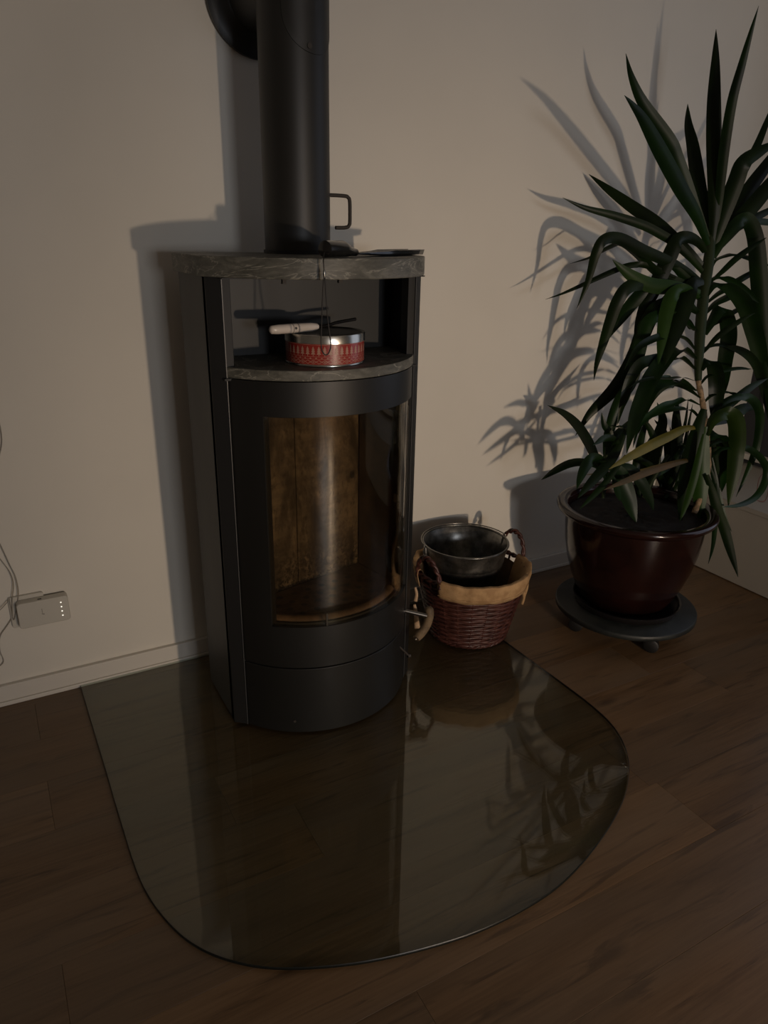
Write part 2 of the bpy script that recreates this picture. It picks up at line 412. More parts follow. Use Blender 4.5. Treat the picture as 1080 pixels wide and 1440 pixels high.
# lower drawer front
dr = obj('drawer_front', MB().arc((SX, SY), SR-.016, SR, -A, A, G+.004, .195), BODY, st, bevel=.0012)
obj('base_plate', MB().prism([(S(-.25), -.17)]+[(S(.262*math.sin(math.radians(a))), SY-.262*math.cos(math.radians(a))) for a in range(-62, 63, 6)]+[(S(.25), -.17)], G, G+.006), DARK, st)
# door with its window
W0, W1, WB, WT = -40.3, 54.0, .309, .814
door = MB().arc((SX, SY), SR-.014, SR, -A, W0, .199, .888, 10).arc((SX, SY), SR-.014, SR, W1, A, .199, .888, 6)
door.arc((SX, SY), SR-.014, SR, W0, W1, .199, WB).arc((SX, SY), SR-.014, SR, W0, W1, WT, .888)
dobj = obj('door', door, BODY, st)
obj('door_glass', MB().arc((SX, SY), SR-.009, SR-.005, W0+.1, W1-.1, WB+.0005, WT-.0005, 60), DGLASS, dobj)
gk = MB().arc((SX, SY), SR-.020, SR-.0145, W0-3, W0+1.2, WB-.01, WT+.01, 4).arc((SX, SY), SR-.020, SR-.0145, W1-1.2, W1+2, WB-.01, WT+.01, 4)
gk.arc((SX, SY), SR-.020, SR-.0145, W0, W1, WB-.012, WB+.005).arc((SX, SY), SR-.020, SR-.0145, W0, W1, WT-.005, WT+.012)
obj('glass_gasket', gk, DARK, dobj)
obj('edge_strip', MB().arc((SX, SY), SR-.0045, SR-.0035, W1-3.6, W1-2.9, WB+.02, WT-.02, 2), STEEL, dobj)
for z in (.33, .56, .79): obj('glass_clip', MB().arc((SX, SY), SR-.026, SR-.016, W1-12, W1-9.5, z, z+.02, 2), STEEL, dobj)
tb = MB()
aa = math.radians(-12.2); q = Vector((SX+(SR-.003)*math.sin(aa), SY-(SR-.003)*math.cos(aa), 0))
tb.box((q.x-.0022, q.y-.001, WB), (q.x+.0022, q.y+.001, WB+.032))
obj('glass_tab', tb, STEEL, dobj)
# wooden grip on a steel rod
hz = MB(); r0 = Vector((S(.222), -.385, .2215)); ye = -.418
r1 = at_y(600, 866, ye)
hz.tube([r0, r1], .0058, 12)
obj('handle_rod', hz, STEEL, dobj)
hp = [at_y(u, v, y) for u, v, y in ((603, 853, -.405), (604, 864, -.412), (601, 876, -.422), (594, 888, -.432), (585, 898, -.44))]
obj('handle_grip', MB().tube(spline(hp, 5), [.006, .0105]+[.0122]*(len(spline(hp, 5))-4)+[.0118, .0100], 14), BARKW, dobj)
obj('grip_pin', MB().tube([hp[-1]+Vector((0, -.001, 0)), hp[-1]+(hp[-1]-hp[-2]).normalized()*.004], .003, 8), STEEL, dobj)
# air lever
lv0 = Vector((SX+SR*math.sin(math.radians(43))*.99, SY-SR*math.cos(math.radians(43))*.99, .150)); lv1 = at_y(575, 922, -.43)
obj('air_lever', MB().tube([lv0, (lv0+lv1)/2, lv1], .0028, 8).tube([lv1-Vector((.004, 0, 0)), lv1+Vector((.004, 0, 0))], .0055, 10), IRON, st)
aa = math.radians(-30); q = Vector((SX+(SR+.0005)*math.sin(aa), SY-(SR+.0005)*math.cos(aa), .045))
obj('drawer_screw', MB().tube([q, q+Vector((math.sin(aa), -math.cos(aa), 0))*.0015], .0035, 10), IRON, dr)
# niche
nb = st
obj('niche_back', MB().box((S(-.243), -.255, .90), (S(.243), -.245, Zt)), NICHE, st)
for s in (-1, 1):
    a, b = sorted((S(s*.243), S(s*.235)))
    obj('niche_side', MB().box((a, -.375, .90), (b, -.255, Zt)), DARK, st)
obj('niche_ceiling', MB().box((S(-.235), -.42, Zt-.003), (S(.235), -.255, Zt-.0005)), DARK, st)
def dshape(hw, yb, r, n=40):
    am = math.degrees(math.asin(hw/r)); pts = [(S(-hw), yb)]
    for j in range(n+1):
        a = math.radians(-am+2*am*j/n); pts.append((S(r*math.sin(a)), SY-r*math.cos(a)))
    pts.append((S(hw), yb)); return pts
obj('stone_shelf', MB().prism(dshape(.2345, -.256, .2705), .890, .912), STONE, st, bevel=.0015)
obj('stone_top', MB().prism(dshape(.266, -.150, .2895), Zt, 1.132), STONE, st, bevel=.002)
for u in (399, 478):
    c = at_y(u, 394, -.47); obj('top_clip', MB().box((c.x-.004, c.y-.004, Zt-.010), (c.x+.004, c.y+.004, Zt)), IRON, st)
# firebox
fb = obj('firebox', MB().box((S(-.235), -.178, .20), (S(.235), -.171, .888)).box((S(-.235), -.40, .884), (S(.235), -.178, .8885)), DARK, st)
bl, br = Vector((.480, -.288, 0)), Vector((.858, -.195, 0))
d = (br-bl).normalized(); nn = Vector((-d.y, d.x, 0))
def brick(p, q, z0, z1, th=.02):
    dd = (q-p).normalized(); m = Vector((-dd.y, dd.x, 0))*th
    b = [(p.x, p.y), (q.x, q.y), (q.x+m.x, q.y+m.y), (p.x+m.x, p.y+m.y)]
    obj('fire_brick', MB().prism(b, z0, z1), BRICK, fb, bevel=.0015)
spt = bl+d*.180
brick(bl, spt-d*.0012, .292, .884); brick(spt+d*.0012, br, .292, .884)
def brickR(p, q, z0, z1, mt):
    dd = (q-p).normalized(); m = Vector((-dd.y, dd.x, 0))*.02
    b = [(p.x, p.y), (q.x, q.y), (q.x+m.x, q.y+m.y), (p.x+m.x, p.y+m.y)]
    obj('fire_brick', MB().prism(b, z0, z1), mt, fb, bevel=.0015)
SHADEBRICK = m_spots('shaded_sooty_brick', (.030, .022, .016), (.075, .05, .034), .85, 14)  # sooty brick, the shade of the side walls worked into its colour
brickR(br+Vector((.003, 0, 0)), Vector((.895, -.385, 0)), .292, .884, SHADEBRICK)
brickR(Vector((.452, -.375, 0)), bl+Vector((-.003, 0, 0)), .292, .884, SHADEBRICK)
gr = [(.47, -.30), (.86, -.20), (.90, -.37)]
fpoly = [(.46, -.37), (.478, -.29), (.86, -.195), (.893, -.36)]+[(S(.247*math.sin(math.radians(a))), SY-.247*math.cos(math.radians(a))) for a in range(60, -61, -8)]
ASH = m_spots('ashy_iron', (.055, .036, .024), (.13, .09, .06), .8, 30)
obj('firebox_floor', MB().prism(fpoly, .278, .291), ASH, fb)
hm = MB()
for i in range(7):
    for j in range(4):
        x = .54+i*.042+(j % 2)*.02; y = -.30-j*.034+i*.006
        if (x-SX)**2+(y-SY)**2 < .205**2: hm.disc((x, y), .0085, .2914, 10)
obj('grate_holes', hm, RUBBER, fb)
lg = MB(); cs = []
for j in range(31):
    a = math.radians(-46+92*j/30); cs.append(Vector((S(.232*math.sin(a)), SY-.232*math.cos(a), .306)))
lg.tube(cs, .0155, 12)
GUARD = m_spots('rusty_guard', (.085, .052, .032), (.17, .11, .07), .55, 25)
obj('log_guard', lg, GUARD, fb)

# ------------------------------------------------------------------ stove pipe
PX, PYY, PR = .6835, -.225, .075
pp = thing('stove_pipe', 'matt black flue pipe rising from the stone stove top to the wall', 'pipe', (PX, PYY, 1.133))
obj('pipe_tube', MB().lathe([(PR-.002, 1.1325), (PR, 1.1335), (PR, 1.60), (PR, 2.0), (PR, ZC-.001)], (PX, PYY), 96), PIPE, pp)
obj('pipe_collar', MB().lathe([(PR, 1.1325), (PR+.0035, 1.1325), (PR+.0035, 1.139), (PR, 1.140)], (PX, PYY), 64), DARK, pp)
def ycyl(mb, c, prof, n=64):
    vs = []; fs = []
    for r, y in prof:
        for j in range(n):
            a = 2*math.pi*j/n; vs.append((c[0]+r*math.cos(a), y, c[1]+r*math.sin(a)))
    for k in range(len(prof)-1):
        for j in range(n): fs.append((k*n+j, k*n+(j+1) % n, (k+1)*n+(j+1) % n, (k+1)*n+j))
    mb.add(vs, fs, True); return mb
EZ = 1.675
obj('elbow_tube', ycyl(MB(), (PX, EZ), [(PR, -.002), (PR, PYY+.02)]), PIPE, pp)
obj('wall_rosette', ycyl(MB(), (PX+.003, EZ), [(.112, -.0005), (.121, -.004), (.122, -.016), (.112, -.020), (.090, -.024), (.084, -.034), (PR+.001, -.036)]), BODY, pp)
# inspection cover: a curved oval plate standing proud of the pipe
cov = MB(); n = 40; rows = 6
def onpipe(s, z, h): a = s/PR; return Vector((PX+(PR+h)*math.sin(a), PYY-(PR+h)*math.cos(a), z))
cc = (.018, 1.60); rx = .070; rz = .080
for k in range(rows+1):
    q = k/rows
    for j in range(n):
        a = 2*math.pi*j/n; cov.v.append(onpipe(cc[0]+rx*q*math.cos(a), cc[1]+rz*q*math.sin(a), .0018))
for j in range(n):
    a = 2*math.pi*j/n; cov.v.append(onpipe(cc[0]+rx*1.01*math.cos(a), cc[1]+rz*1.01*math.sin(a), -.001))
for k in range(rows+1):
    for j in range(n): cov.f.append((k*n+j, k*n+(j+1) % n, (k+1)*n+(j+1) % n, (k+1)*n+j)); cov.sm.append(k < rows)
cv = obj('inspection_cover', cov, PIPE, pp)
q0 = onpipe(.004, 1.533, .001); q1 = onpipe(.004, 1.533, .004)
obj('screw', MB().tube([q0, q1], .0055, 12), IRON, cv)
dh = [Vector((.735, -.25, 1.258)), Vector((.790, -.25, 1.2575)), Vector((.8, -.25, 1.2545)), Vector((.8045, -.25, 1.246)), Vector((.805, -.25, 1.205)), Vector((.803, -.25, 1.195)), Vector((.795, -.25, 1.190)), Vector((.768, -.25, 1.189))]
obj('damper_handle', MB().tube(spline(dh, 4), .0042, 12), IRON, pp)

# ------------------------------------------------------------------ things on the stove
# ash shovel lying on the stone top
e0 = at_z(457, 351, 1.1485); e0 = at_y(457, 351, -.515)
ZT = 1.1325
h0 = Vector((e0.x, -.515, ZT+.0160)); tip = at_z(588, 350, ZT+.008)
tip.y = max(min(tip.y, -.30), -.44); tip = at_y(588, 350, tip.y)
dirv = Vector((tip.x-h0.x, tip.y-h0.y, 0)); L = dirv.length; dirv.normalize()
sh = thing('ash_shovel', 'black metal ash shovel lying on the stone stove top, cord over its edge', 'shovel', (h0.x, h0.y, ZT))
hd = MB(); hpts = [h0+dirv*t for t in (-.001, 0, .062, .078, .095, .115)]
for i, p in enumerate(hpts): p.z = ZT+[.0160, .0160, .0160, .0130, .010, .0085][i]
hd.tube(hpts, [.0135, .0158, .0158, .013, .009, .0075], 20)
obj('handle', hd, BLKMET, sh)
obj('rivet', MB().tube([h0+dirv*.032+Vector((-.001, -.0155, .002)), h0+dirv*.032+Vector((-.001, -.0168, .002))], .002, 8), DARK, sh)
bd = MB(); side = Vector((-dirv.y, dirv.x, 0)); prof = []
N = 12
for i in range(N+1):
    t = i/N; p = h0+dirv*(.100+(L-.112)*t); wd = .007+.016*min(1, t*2.2)**1.3
    if t > .9: wd *= .92
    for k, s in enumerate((-1, -.85, -.3, .3, .85, 1)):
        z = ZT+.0015+(.011 if abs(s) == 1 else .001)*min(1, t*2)+(1-min(1, t*2.5))*.006
        bd.v.append(Vector((p.x+side.x*s*wd, p.y+side.y*s*wd, z)))
for i in range(N):
    for k in range(5): bd.f.append((i*6+k, i*6+k+1, i*6+7+k, i*6+6+k)); bd.sm.append(True)
b_ = obj('blade', bd, BLKMET, sh); sm = b_.modifiers.new('thickness', 'SOLIDIFY'); sm.thickness = .002; sm.offset = 1
# leather cord hanging off the handle, in front of the stone edge
ys = -.549
c0 = h0+Vector((-.003, -.004, -.006)); k1 = at_y(456, 364, ys); k2 = at_y(456, 384, ys); lo = at_y(459, 499, ys)
cm = MB().tube(spline([c0, Vector((k1.x, ys+.004, k1.z)), k2], 5), .0013, 6)
la = [k2, at_y(454, 410, ys), at_y(452.5, 450, ys), at_y(451.5, 485, ys), at_y(455, 497, ys), lo, at_y(463, 495, ys), at_y(465, 483, ys), at_y(461, 450, ys), at_y(458, 410, ys), k2+Vector((.0008, 0, 0))]
cm.tube(spline(la, 5), .0013, 6)
obj('cord', cm, LEATHER, sh)
obj('cord_clasp', MB().tube([k2+Vector((0, 0, .006)), k2, k2+Vector((0, 0, -.008))], [.0018, .0032, .0018], 8), STEEL, sh)

# biscuit tin in the niche
tc = (.671, -.398); tr = .0865; tz = .9125
tin = thing('biscuit_tin', 'round red patterned tin with silver lid on the niche shelf of the stove', 'tin', (tc[0], tc[1], tz))
obj('tin_body', MB().lathe([(tr-.004, tz), (tr, tz+.002), (tr, tz+.050)], tc, 72).disc(tc, tr-.004, tz, 72, False), RED, tin)
obj('bottom_rim', MB().lathe([(tr-.003, tz), (tr+.0012, tz+.0004), (tr+.0014, tz+.003), (tr, tz+.0042)], tc, 72), TINM, tin)
obj('lid', MB().lathe([(tr+.0002, tz+.047), (tr+.0022, tz+.0475), (tr+.0022, tz+.062), (tr+.001, tz+.0645), (tr-.003, tz+.0648), (tr-.005, tz+.0625)], tc, 72), TINM, tin)
obj('lid_top', MB().disc(tc, tr-.0048, tz+.0626, 72).lathe([(tr-.02, tz+.0627), (tr-.022, tz+.0632), (tr-.024, tz+.0627)], tc, 72), LIDT, tin)
pt = MB()
def on(s, z): a = s/tr; return Vector((tc[0]+(tr+.0004)*math.sin(a), tc[1]-(tr+.0004)*math.cos(a), tz+z))
def tri(a, b, c): pt.add([on(*a), on(*b), on(*c)], [(0, 1, 2)])
def quad(a, b, c, e): pt.add([on(*a), on(*b), on(*c), on(*e)], [(0, 1, 2, 3)])
NR = 44; per = 2*math.pi*tr; step = per/NR
for i in range(NR):
    s = i*step
    for z0, hw in ((.026, .0050), (.031, .0043), (.0355, .0034)): tri((s-hw, z0), (s+hw, z0), (s, z0+.0075))
    quad((s-.0008, .0225), (s+.0008, .0225), (s+.0008, .027), (s-.0008, .027))
    for z0, h_ in ((.0455, .0006), (.0208, .0006), (.0160, .0006), (.0045, .0005)): quad((s, z0), (s+step, z0), (s+step, z0+h_), (s, z0+h_))
    quad((s+step*.3, .0178), (s+step*.5, .0168), (s+step*.7, .0178), (s+step*.5, .0195))
for i in range(NR//2):
    s = i*step*2; m_ = s+step; e = s+2*step
    for a, b in (((s, .0065), (m_, .0140)), ((m_, .0140), (e, .0065)), ((s, .0140), (m_, .0065)), ((m_, .0065), (e, .0140))):
        quad((a[0], a[1]-.0006), (b[0], b[1]-.0006), (b[0], b[1]+.0006), (a[0], a[1]+.0006))
    quad((m_-.002, .0102), (m_, .0086), (m_+.002, .0102), (m_, .0118))
obj('nordic_pattern', pt, PRINT, tin)
# gas lighter on the tin
la0 = at_y(377, 460, -.43); zl = tz+.0655+.0098
def lp(u, v, y): p = at_y(u, v, y); return Vector((p.x, p.y, zl))
a0 = lp(379, 459, -.425); a1 = lp(447, 456, -.405); dl = (a1-a0).normalized()
gl = thing('gas_lighter', 'white handled stick lighter with black metal tube lying across the round tin', 'lighter', (a0.x, a0.y, zl-.01))
Lh = (a1-a0).length; P_ = [a0+dl*Lh*t for t in (0, .03, .15, .5, .85, .97, 1)]
obj('handle', MB().tube(P_, [.004, .0085, .0098, .0100, .0092, .007, .005], 18), WHANDLE, gl)
obj('trigger', MB().tube([a0+dl*Lh*.50+Vector((0, -.0096, .001)), a0+dl*Lh*.50+Vector((0, -.0108, .001))], .0028, 8), RUBBER, gl)
obj('grip_ring', MB().tube([a0+dl*Lh*.44, a0+dl*Lh*.455], .0103, 18).tube([a0+dl*Lh*.55, a0+dl*Lh*.56], .0103, 18), mat('grey_ring', (.2, .18, .16), .4), gl)
tp = lp(500, 448, -.385); tp.z = zl+.010
obj('lighter_tube', MB().tube(spline([a1-dl*.002, a1+dl*.02+Vector((0, 0, .000)), (a1+tp)/2+Vector((0, 0, .0005)), tp], 4), .0036, 12), BLKMET, gl)

# ------------------------------------------------------------------ wicker basket with liner and bucket
bc = Vector((1.220, -.254, G)); BH = .235
bk = thing('wicker_basket', 'red-brown wicker basket with ochre cloth rim beside the stove', 'basket', bc)
def brad(z): return .118+(.170-.118)*((z-G)/(BH-G))
wv = MB(); NS = 22
rowsn = 24
for k in range(rowsn):
    z = G+.012+k*(BH-.045)/rowsn*1.0; pts = []; n = NS*6
    vs = []; fs = []
    for j in range(n+1):
        a = 2*math.pi*j/n; ph = (j/6)*math.pi+(k % 2)*math.pi
        r = brad(z)+.0028*math.cos(ph); pts.append(Vector((bc.x+r*math.cos(a), bc.y+r*math.sin(a), z+.0008*math.sin(a*5+k))))
    wv.tube(pts, .0042, 6, False)
obj('woven_rods', wv, WICKER, bk, kind='stuff')
for j in range(NS):
    a = 2*math.pi*(j+.5)/NS
    pts = [Vector((bc.x+brad(z)*math.cos(a), bc.y+brad(z)*math.sin(a), z)) for z in (G+.004, G+.06, G+.12, G+.18, BH-.006)]
    obj('stake', MB().tube(pts, .0036, 6), WICKER, bk)
br_ = MB()
for ph in (0, 1, 2):
    pts = []
    for j in range(97):
        a = 2*math.pi*j/96; q = a*14+ph*2*math.pi/3
        r = .117+.005*math.cos(q); pts.append(Vector((bc.x+r*math.cos(a), bc.y+r*math.sin(a), G+.0085+.0045*math.sin(q))))
    br_.tube(pts, .0038, 6, False)
obj('braided_foot', br_, WICKER, bk)
obj('basket_base', MB().disc((bc.x, bc.y), .115, G+.006, 40).disc((bc.x, bc.y), .115, G+.003, 40, False), WICKER, bk)
rim = MB()
for ph in (0, 1):
    pts = []
    for j in range(97):
        a = 2*math.pi*j/96; q = a*20+ph*math.pi
        r = .169+.004*math.cos(q); pts.append(Vector((bc.x+r*math.cos(a), bc.y+r*math.sin(a), BH-.006+.004*math.sin(q))))
    rim.tube(pts, .0045, 6, False)
obj('braided_rim', rim, WICKER, bk)
# cloth: folded over the rim, open at the two handles
def liner(a0, a1):
    mb = MB(); n = 60; pr = []
    rows_ = [(-.016, -.190), (-.012, -.060), (-.010, -.02), (-.006, .004), (.000, .010), (.008, .008), (.0125, -.004), (.0125, -.018), (.0118, -.036), (.0125, -.047)]
    for j in range(n+1):
        t = j/n; a = math.radians(a0+(a1-a0)*t); wob = .0016*math.sin(a*9)+.0012*math.sin(a*23+1)
        for i, (dr_, dz) in enumerate(rows_):
            r = brad(BH+dz*.9)+dr_+(wob if i > 3 else wob*.4)
            mb.v.append(Vector((bc.x+r*math.cos(a), bc.y+r*math.sin(a), BH+dz+(wob*1.2 if i in (3, 4, 5, 9) else 0))))
    m = len(rows_)
    for j in range(n):
        for i in range(m-1): mb.f.append((j*m+i, j*m+i+1, j*m+m+i+1, j*m+m+i)); mb.sm.append(True)
    return mb
def inner_ring():
    mb = MB(); n = 72
    for j in range(n):
        a = 2*math.pi*j/n; wob = .0015*math.sin(a*11)
        for z, d_ in ((.02, -.008), (.10, -.008), (.18, -.009), (BH-.020, -.008)):
            rr = brad(z)+d_+wob; mb.v.append(Vector((bc.x+rr*math.cos(a), bc.y+rr*math.sin(a), z)))
    for j in range(n):
        for i in range(3): k = (j+1) % n; mb.f.append((j*4+i, j*4+i+1, k*4+i+1, k*4+i)); mb.sm.append(True)
    return mb
CLOTHD = m_spots('linen_shaded', (.12, .07, .035), (.18, .11, .055), .9, 30)  # darker copy of the linen, shade inside the basket put into the colour
obj('cloth_lining', inner_ring(), CLOTHD, bk)
HA, HB = 8, 188
l1 = obj('cloth_rim', liner(HB+14-360, HA-12), CLOTH, bk); l1.modifiers.new('t', 'SOLIDIFY').thickness = .0016
l2 = obj('cloth_rim', liner(HA+16, HB-14), CLOTH, bk); l2.modifiers.new('t', 'SOLIDIFY').thickness = .0016
hem = MB(); pts = []
for j in range(61):
    a = math.radians(HB+14-360+(HA-12-(HB+14-360))*j/60); wob = .0016*math.sin(a*9)+.0012*math.sin(a*23+1); r = brad(BH-.034)+.0135+wob
    pts.append(Vector((bc.x+r*math.cos(a), bc.y+r*math.sin(a), BH-.036)))
hem.tube(pts, .0012, 5)
obj('hem_seam', hem, CLOTH, l1)
for ang in (HA, HB):
    a = math.radians(ang); rad = Vector((math.cos(a), math.sin(a), 0)); tan = Vector((-math.sin(a), math.cos(a), 0)); hm = MB()
    for ph in (0, 1):
        pts = []
        for j in range(49):
            t = math.pi*j/48; q = j/48*math.pi*9+ph*math.pi
            c = bc+rad*(.170+.012*math.sin(t))-Vector((0, 0, bc.z))+tan*(-.052*math.cos(t))+Vector((0, 0, BH-.012+.080*math.sin(t)))
            pts.append(c+rad*.0042*math.cos(q)+Vector((0, 0, .0042*math.sin(q))))
        hm.tube(pts, .0048, 7)
    obj('handle', hm, WICKER, bk)
def ribbon(pts, w0, w1, ax=None):
    mb = MB(); P2 = spline(pts, 5); n = len(P2)
    for i, p in enumerate(P2):
        t = nrm(P2[min(i+1, n-1)]-P2[max(i-1, 0)]); vd = nrm(P-p); s = nrm(t.cross(vd)); wd = w0+(w1-w0)*i/(n-1)
        mb.v += [p-s*wd, p+s*wd]
        if i: mb.f.append((i*2-2, i*2-1, i*2+1, i*2)); mb.sm.append(True)
    return mb
for pts, a, b in (([at_y(584, 826, -.36), at_y(586, 836, -.365), at_y(584, 846, -.365)], .003, .005),
                  ([at_y(583, 850, -.365), at_y(585, 864, -.37), at_y(587, 884, -.365)], .0035, .008),
                  ([at_y(733, 826, -.27), at_y(737, 838, -.272), at_y(734, 850, -.27)], .005, .004),
                  ([at_y(742, 812, -.265), at_y(741, 826, -.27), at_y(737, 838, -.272)], .004, .005)):
    r_ = obj('cloth_tie', ribbon(pts, a, b), LIN2 if pts[0].x < 1.2 else CLOTH, bk); r_.modifiers.new('t', 'SOLIDIFY').thickness = .0015

kc = (1.2215, -.212)
bu = thing('zinc_bucket', 'galvanised metal bucket standing inside the wicker basket', 'bucket', (kc[0], kc[1], G+.008))
kz0, kz1, kr0, kr1 = G+.008, .300, .066, .133
def kr(z): return kr0+(kr1-kr0)*(z-kz0)/(kz1-kz0)
pf = [(0.001, kz0+.004), (kr0-.004, kz0+.004), (kr0, kz0)]
zz = [(.05, 0), (.14, 0), (.225, 0), (.230, .0022), (.235, 0), (.240, 0), (.245, .0022), (.250, 0), (.294, 0)]
pf += [(kr(z)+d_, z) for z, d_ in zz]
obj('bucket_wall', MB().lathe(pf+[(kr(.294)-.0015, .293)]+[(kr(z)-.0018, z) for z in (.25, .14, .05)]+[(kr0-.006, kz0+.008), (.001, kz0+.008)], kc, 72), ZINC, bu)
obj('bucket_shade_disc', MB().disc(kc, kr(.12)-.003, .12, 48), RUBBER, bu)  # added black disc for the shade deep inside; the real bottom lies lower
rp = [(kr1-.002+.0032*math.cos(2*math.pi*j/10), .297+.0032*math.sin(2*math.pi*j/10)) for j in range(10)]
obj('rolled_rim', MB().lathe(rp, kc, 72, closed=True), ZINC, bu)
for ang in (-10, 170):
    a = math.radians(ang); rad = Vector((math.cos(a), math.sin(a), 0)); q = Vector((kc[0], kc[1], 0))+rad*(kr(.28)+.002)
    ear = MB().tube([q+Vector((0, 0, .262)), q+rad*.002+Vector((0, 0, .28)), q+rad*.002+Vector((0, 0, .300))], [.007, .008, .004], 10, flat=1)
    obj('ear', ear, ZINC, bu)
bl_ = []
for j in range(33):
    t = math.pi*j/32; a0 = math.radians(-10); ax = Vector((math.cos(a0), math.sin(a0), 0)); pe = Vector((-math.sin(a0), math.cos(a0), 0))
    bl_.append(Vector((kc[0], kc[1], .302))+ax*(.137*math.cos(t))+pe*(.133*math.sin(t)))
obj('bail', MB().tube([bl_[0]+Vector((0, 0, -.01))]+bl_+[bl_[-1]+Vector((0, 0, -.01))], .0019, 8), STEEL, bu)

# ------------------------------------------------------------------ plant dolly, saucer, pot
dc = (1.695, -.447)
do = thing('plant_dolly', 'round dark slate-grey plant trolley on casters under the pot', 'plant stand', (dc[0], dc[1], 0))
obj('platform', MB().lathe([(.001, .066), (.214, .066), (.2175, .069), (.2175, .082), (.214, .085), (.001, .085)], dc, 72), SLATE, do, bevel=0)
for ang in (255, 330, 75, 165):
    a = math.radians(ang); q = Vector((dc[0]+.165*math.cos(a), dc[1]+.165*math.sin(a), 0)); ax = Vector((.8, .6, 0)) if ang < 300 else Vector((.3, .95, 0)).normalized()
    cs_ = obj('caster', MB().box((q.x-.014, q.y-.014, .05), (q.x+.014, q.y+.014, .0658)).tube([q+Vector((0, 0, .03)), q+Vector((0, 0, .052))], .010, 10), RUBBER, do)
    wc = q+Vector((0, 0, .0225))
    obj('wheel', MB().tube([wc-ax*.012, wc-ax*.010, wc+ax*.010, wc+ax*.012], [.018, .0222, .0222, .018], 20), RUBBER, cs_)
sa = thing('saucer', 'dark round saucer between the brown pot and the trolley', 'saucer', (dc[0], dc[1], .0855))
obj('saucer_dish', MB().lathe([(.001, .0855), (.145, .0855), (.158, .089), (.166, .108), (.168, .111), (.164, .112), (.160, .108), (.152, .094), (.001, .092)], dc, 64), mat('dark_saucer', (.012, .010, .010), .3), sa)
pc = (1.705, -.425)
po = thing('plant_pot', 'large glazed oxblood brown plant pot with a broad rim', 'pot', (pc[0], pc[1], .094))
pz = .0935; RZ = .408
obj('pot_wall', MB().lathe([(.001, pz), (.125, pz), (.138, pz+.004), (.152, .125), (.172, .17), (.190, .225), (.202, .285), (.207, .335), (.208, .368), (.208, .378), (.224, .382), (.236, .391), (.2395, .400), (.236, .407), (.228, RZ+.001), (.212, RZ), (.203, .402), (.200, .39), (.197, .33), (.001, .33)], pc, 96), GLAZE, po)
sb = MB(); nr, ns = 14, 48; rg = random.Random(5)
for i in range(nr+1):
    for j in range(ns):
        a = 2*math.pi*j/ns; r = .1985*i/nr+.0005
        sb.v.append(Vector((pc[0]+r*math.cos(a), pc[1]+r*math.sin(a), .374+rg.uniform(-.005, .006)*(i < nr))))
for i in range(nr):
    for j in range(ns): sb.f.append((i*ns+j, i*ns+(j+1) % ns, (i+1)*ns+(j+1) % ns, (i+1)*ns+j)); sb.sm.append(True)
obj('soil', sb, SOIL, po)

# ------------------------------------------------------------------ the plant
pl = thing('dragon_tree', 'tall green dragon tree with long arching leaves in the brown pot', 'plant', (1.80, -.52, .37))
YS = -.50
def st_y(v): return -.33-.20*max(0, min(1, (v-340)/380))**1.2
stem_px = [(976, 722), (985, 700), (995, 665), (996, 640), (993, 600), (987, 560), (982, 535), (983, 500), (985, 460), (990, 410), (996, 370), (1000, 335), (1001, 325)]
spn = [at_y(u, v, st_y(v)) for u, v in stem_px]
ssp = spline(spn, 4); m = len(ssp)
low = ssp[:25]; up = ssp[24:]
obj('trunk', MB().tube(low, [.0085+.0012*math.sin(i*2.1) for i in range(len(low))], 12), TRUNK, pl)
obj('green_stem', MB().tube(up, [.010+.0065*math.sin(min(1, i/10)*1.57)-.009*max(0, (i-16)/(len(up)-16)) for i in range(len(up))], 12), GSTEM, pl)
# second, short side shoots rooted in the pot
for px in ([(848, 700), (852, 672), (853, 640), (858, 610)], [(905, 700), (922, 668), (940, 640)]):
    ps = [at_y(u, v, -.39) for u, v in px]
    obj('side_shoot', MB().tube(spline(ps, 4), .006, 8), GSTEM, pl)

def leaf(px, wcm, f0, f1, y0, y1, mt=None):
    n = len(px); pts = []
    acc = [0]
    for i in range(1, n): acc.append(acc[-1]+math.hypot(px[i][0]-px[i-1][0], px[i][1]-px[i-1][1]))
    for i, (u, v) in enumerate(px):
        t = acc[i]/acc[-1]; y = y0+(y1-y0)*t**1.2
        pts.append(at_y(u, v, min(y, -.03)))
    c = spline(pts, 5); k = len(c); W = wcm/200.0*1.12
    mb = MB(); N = 5; dist = [0]
    for i in range(1, k): dist.append(dist[-1]+(c[i]-c[i-1]).length)
    prev = None
    for i, p in enumerate(c):
        t = dist[i]/dist[-1]
        tan = nrm(c[min(i+1, k-1)]-c[max(i-1, 0)])
        vd = nrm(P-p); s1 = nrm(tan.cross(vd))
        s0 = tan.cross(Vector((0, 0, 1)))
        s0 = nrm(s0) if s0.length > .05 else s1
        if s0.dot(s1) < 0: s0 = -s0
        f = f0+(f1-f0)*min(1, t*1.5)
        s = s0*(1-f)+s1*f; s = nrm(s-tan*s.dot(tan))
        if prev is not None and prev.dot(s) < 0: s = -s
        if prev is not None: s = nrm(s*.6+prev*.4)
        prev = s
        up_ = tan.cross(s)
        # width: narrow sheath, widest at 45 %, long drawn-out tip
        wd = W*(.38+.62*math.sin(min(1, t/.42)*math.pi/2)) if t < .42 else W*math.cos(((t-.42)/.58)**1.35*math.pi/2)**.85 if t < .999 else 0
        wd = max(wd, .0004)
        for q in (-1, -.5, 0, .5, 1):
            mb.v.append(p+s*wd*q+up_*(abs(q)*wd*.28))
        if i:
            for j in range(4): mb.f.append((i*5-5+j, i*5-4+j, i*5+1+j, i*5+j)); mb.sm.append(True)
    obj('leaf', mb, mt or LEAF, pl)

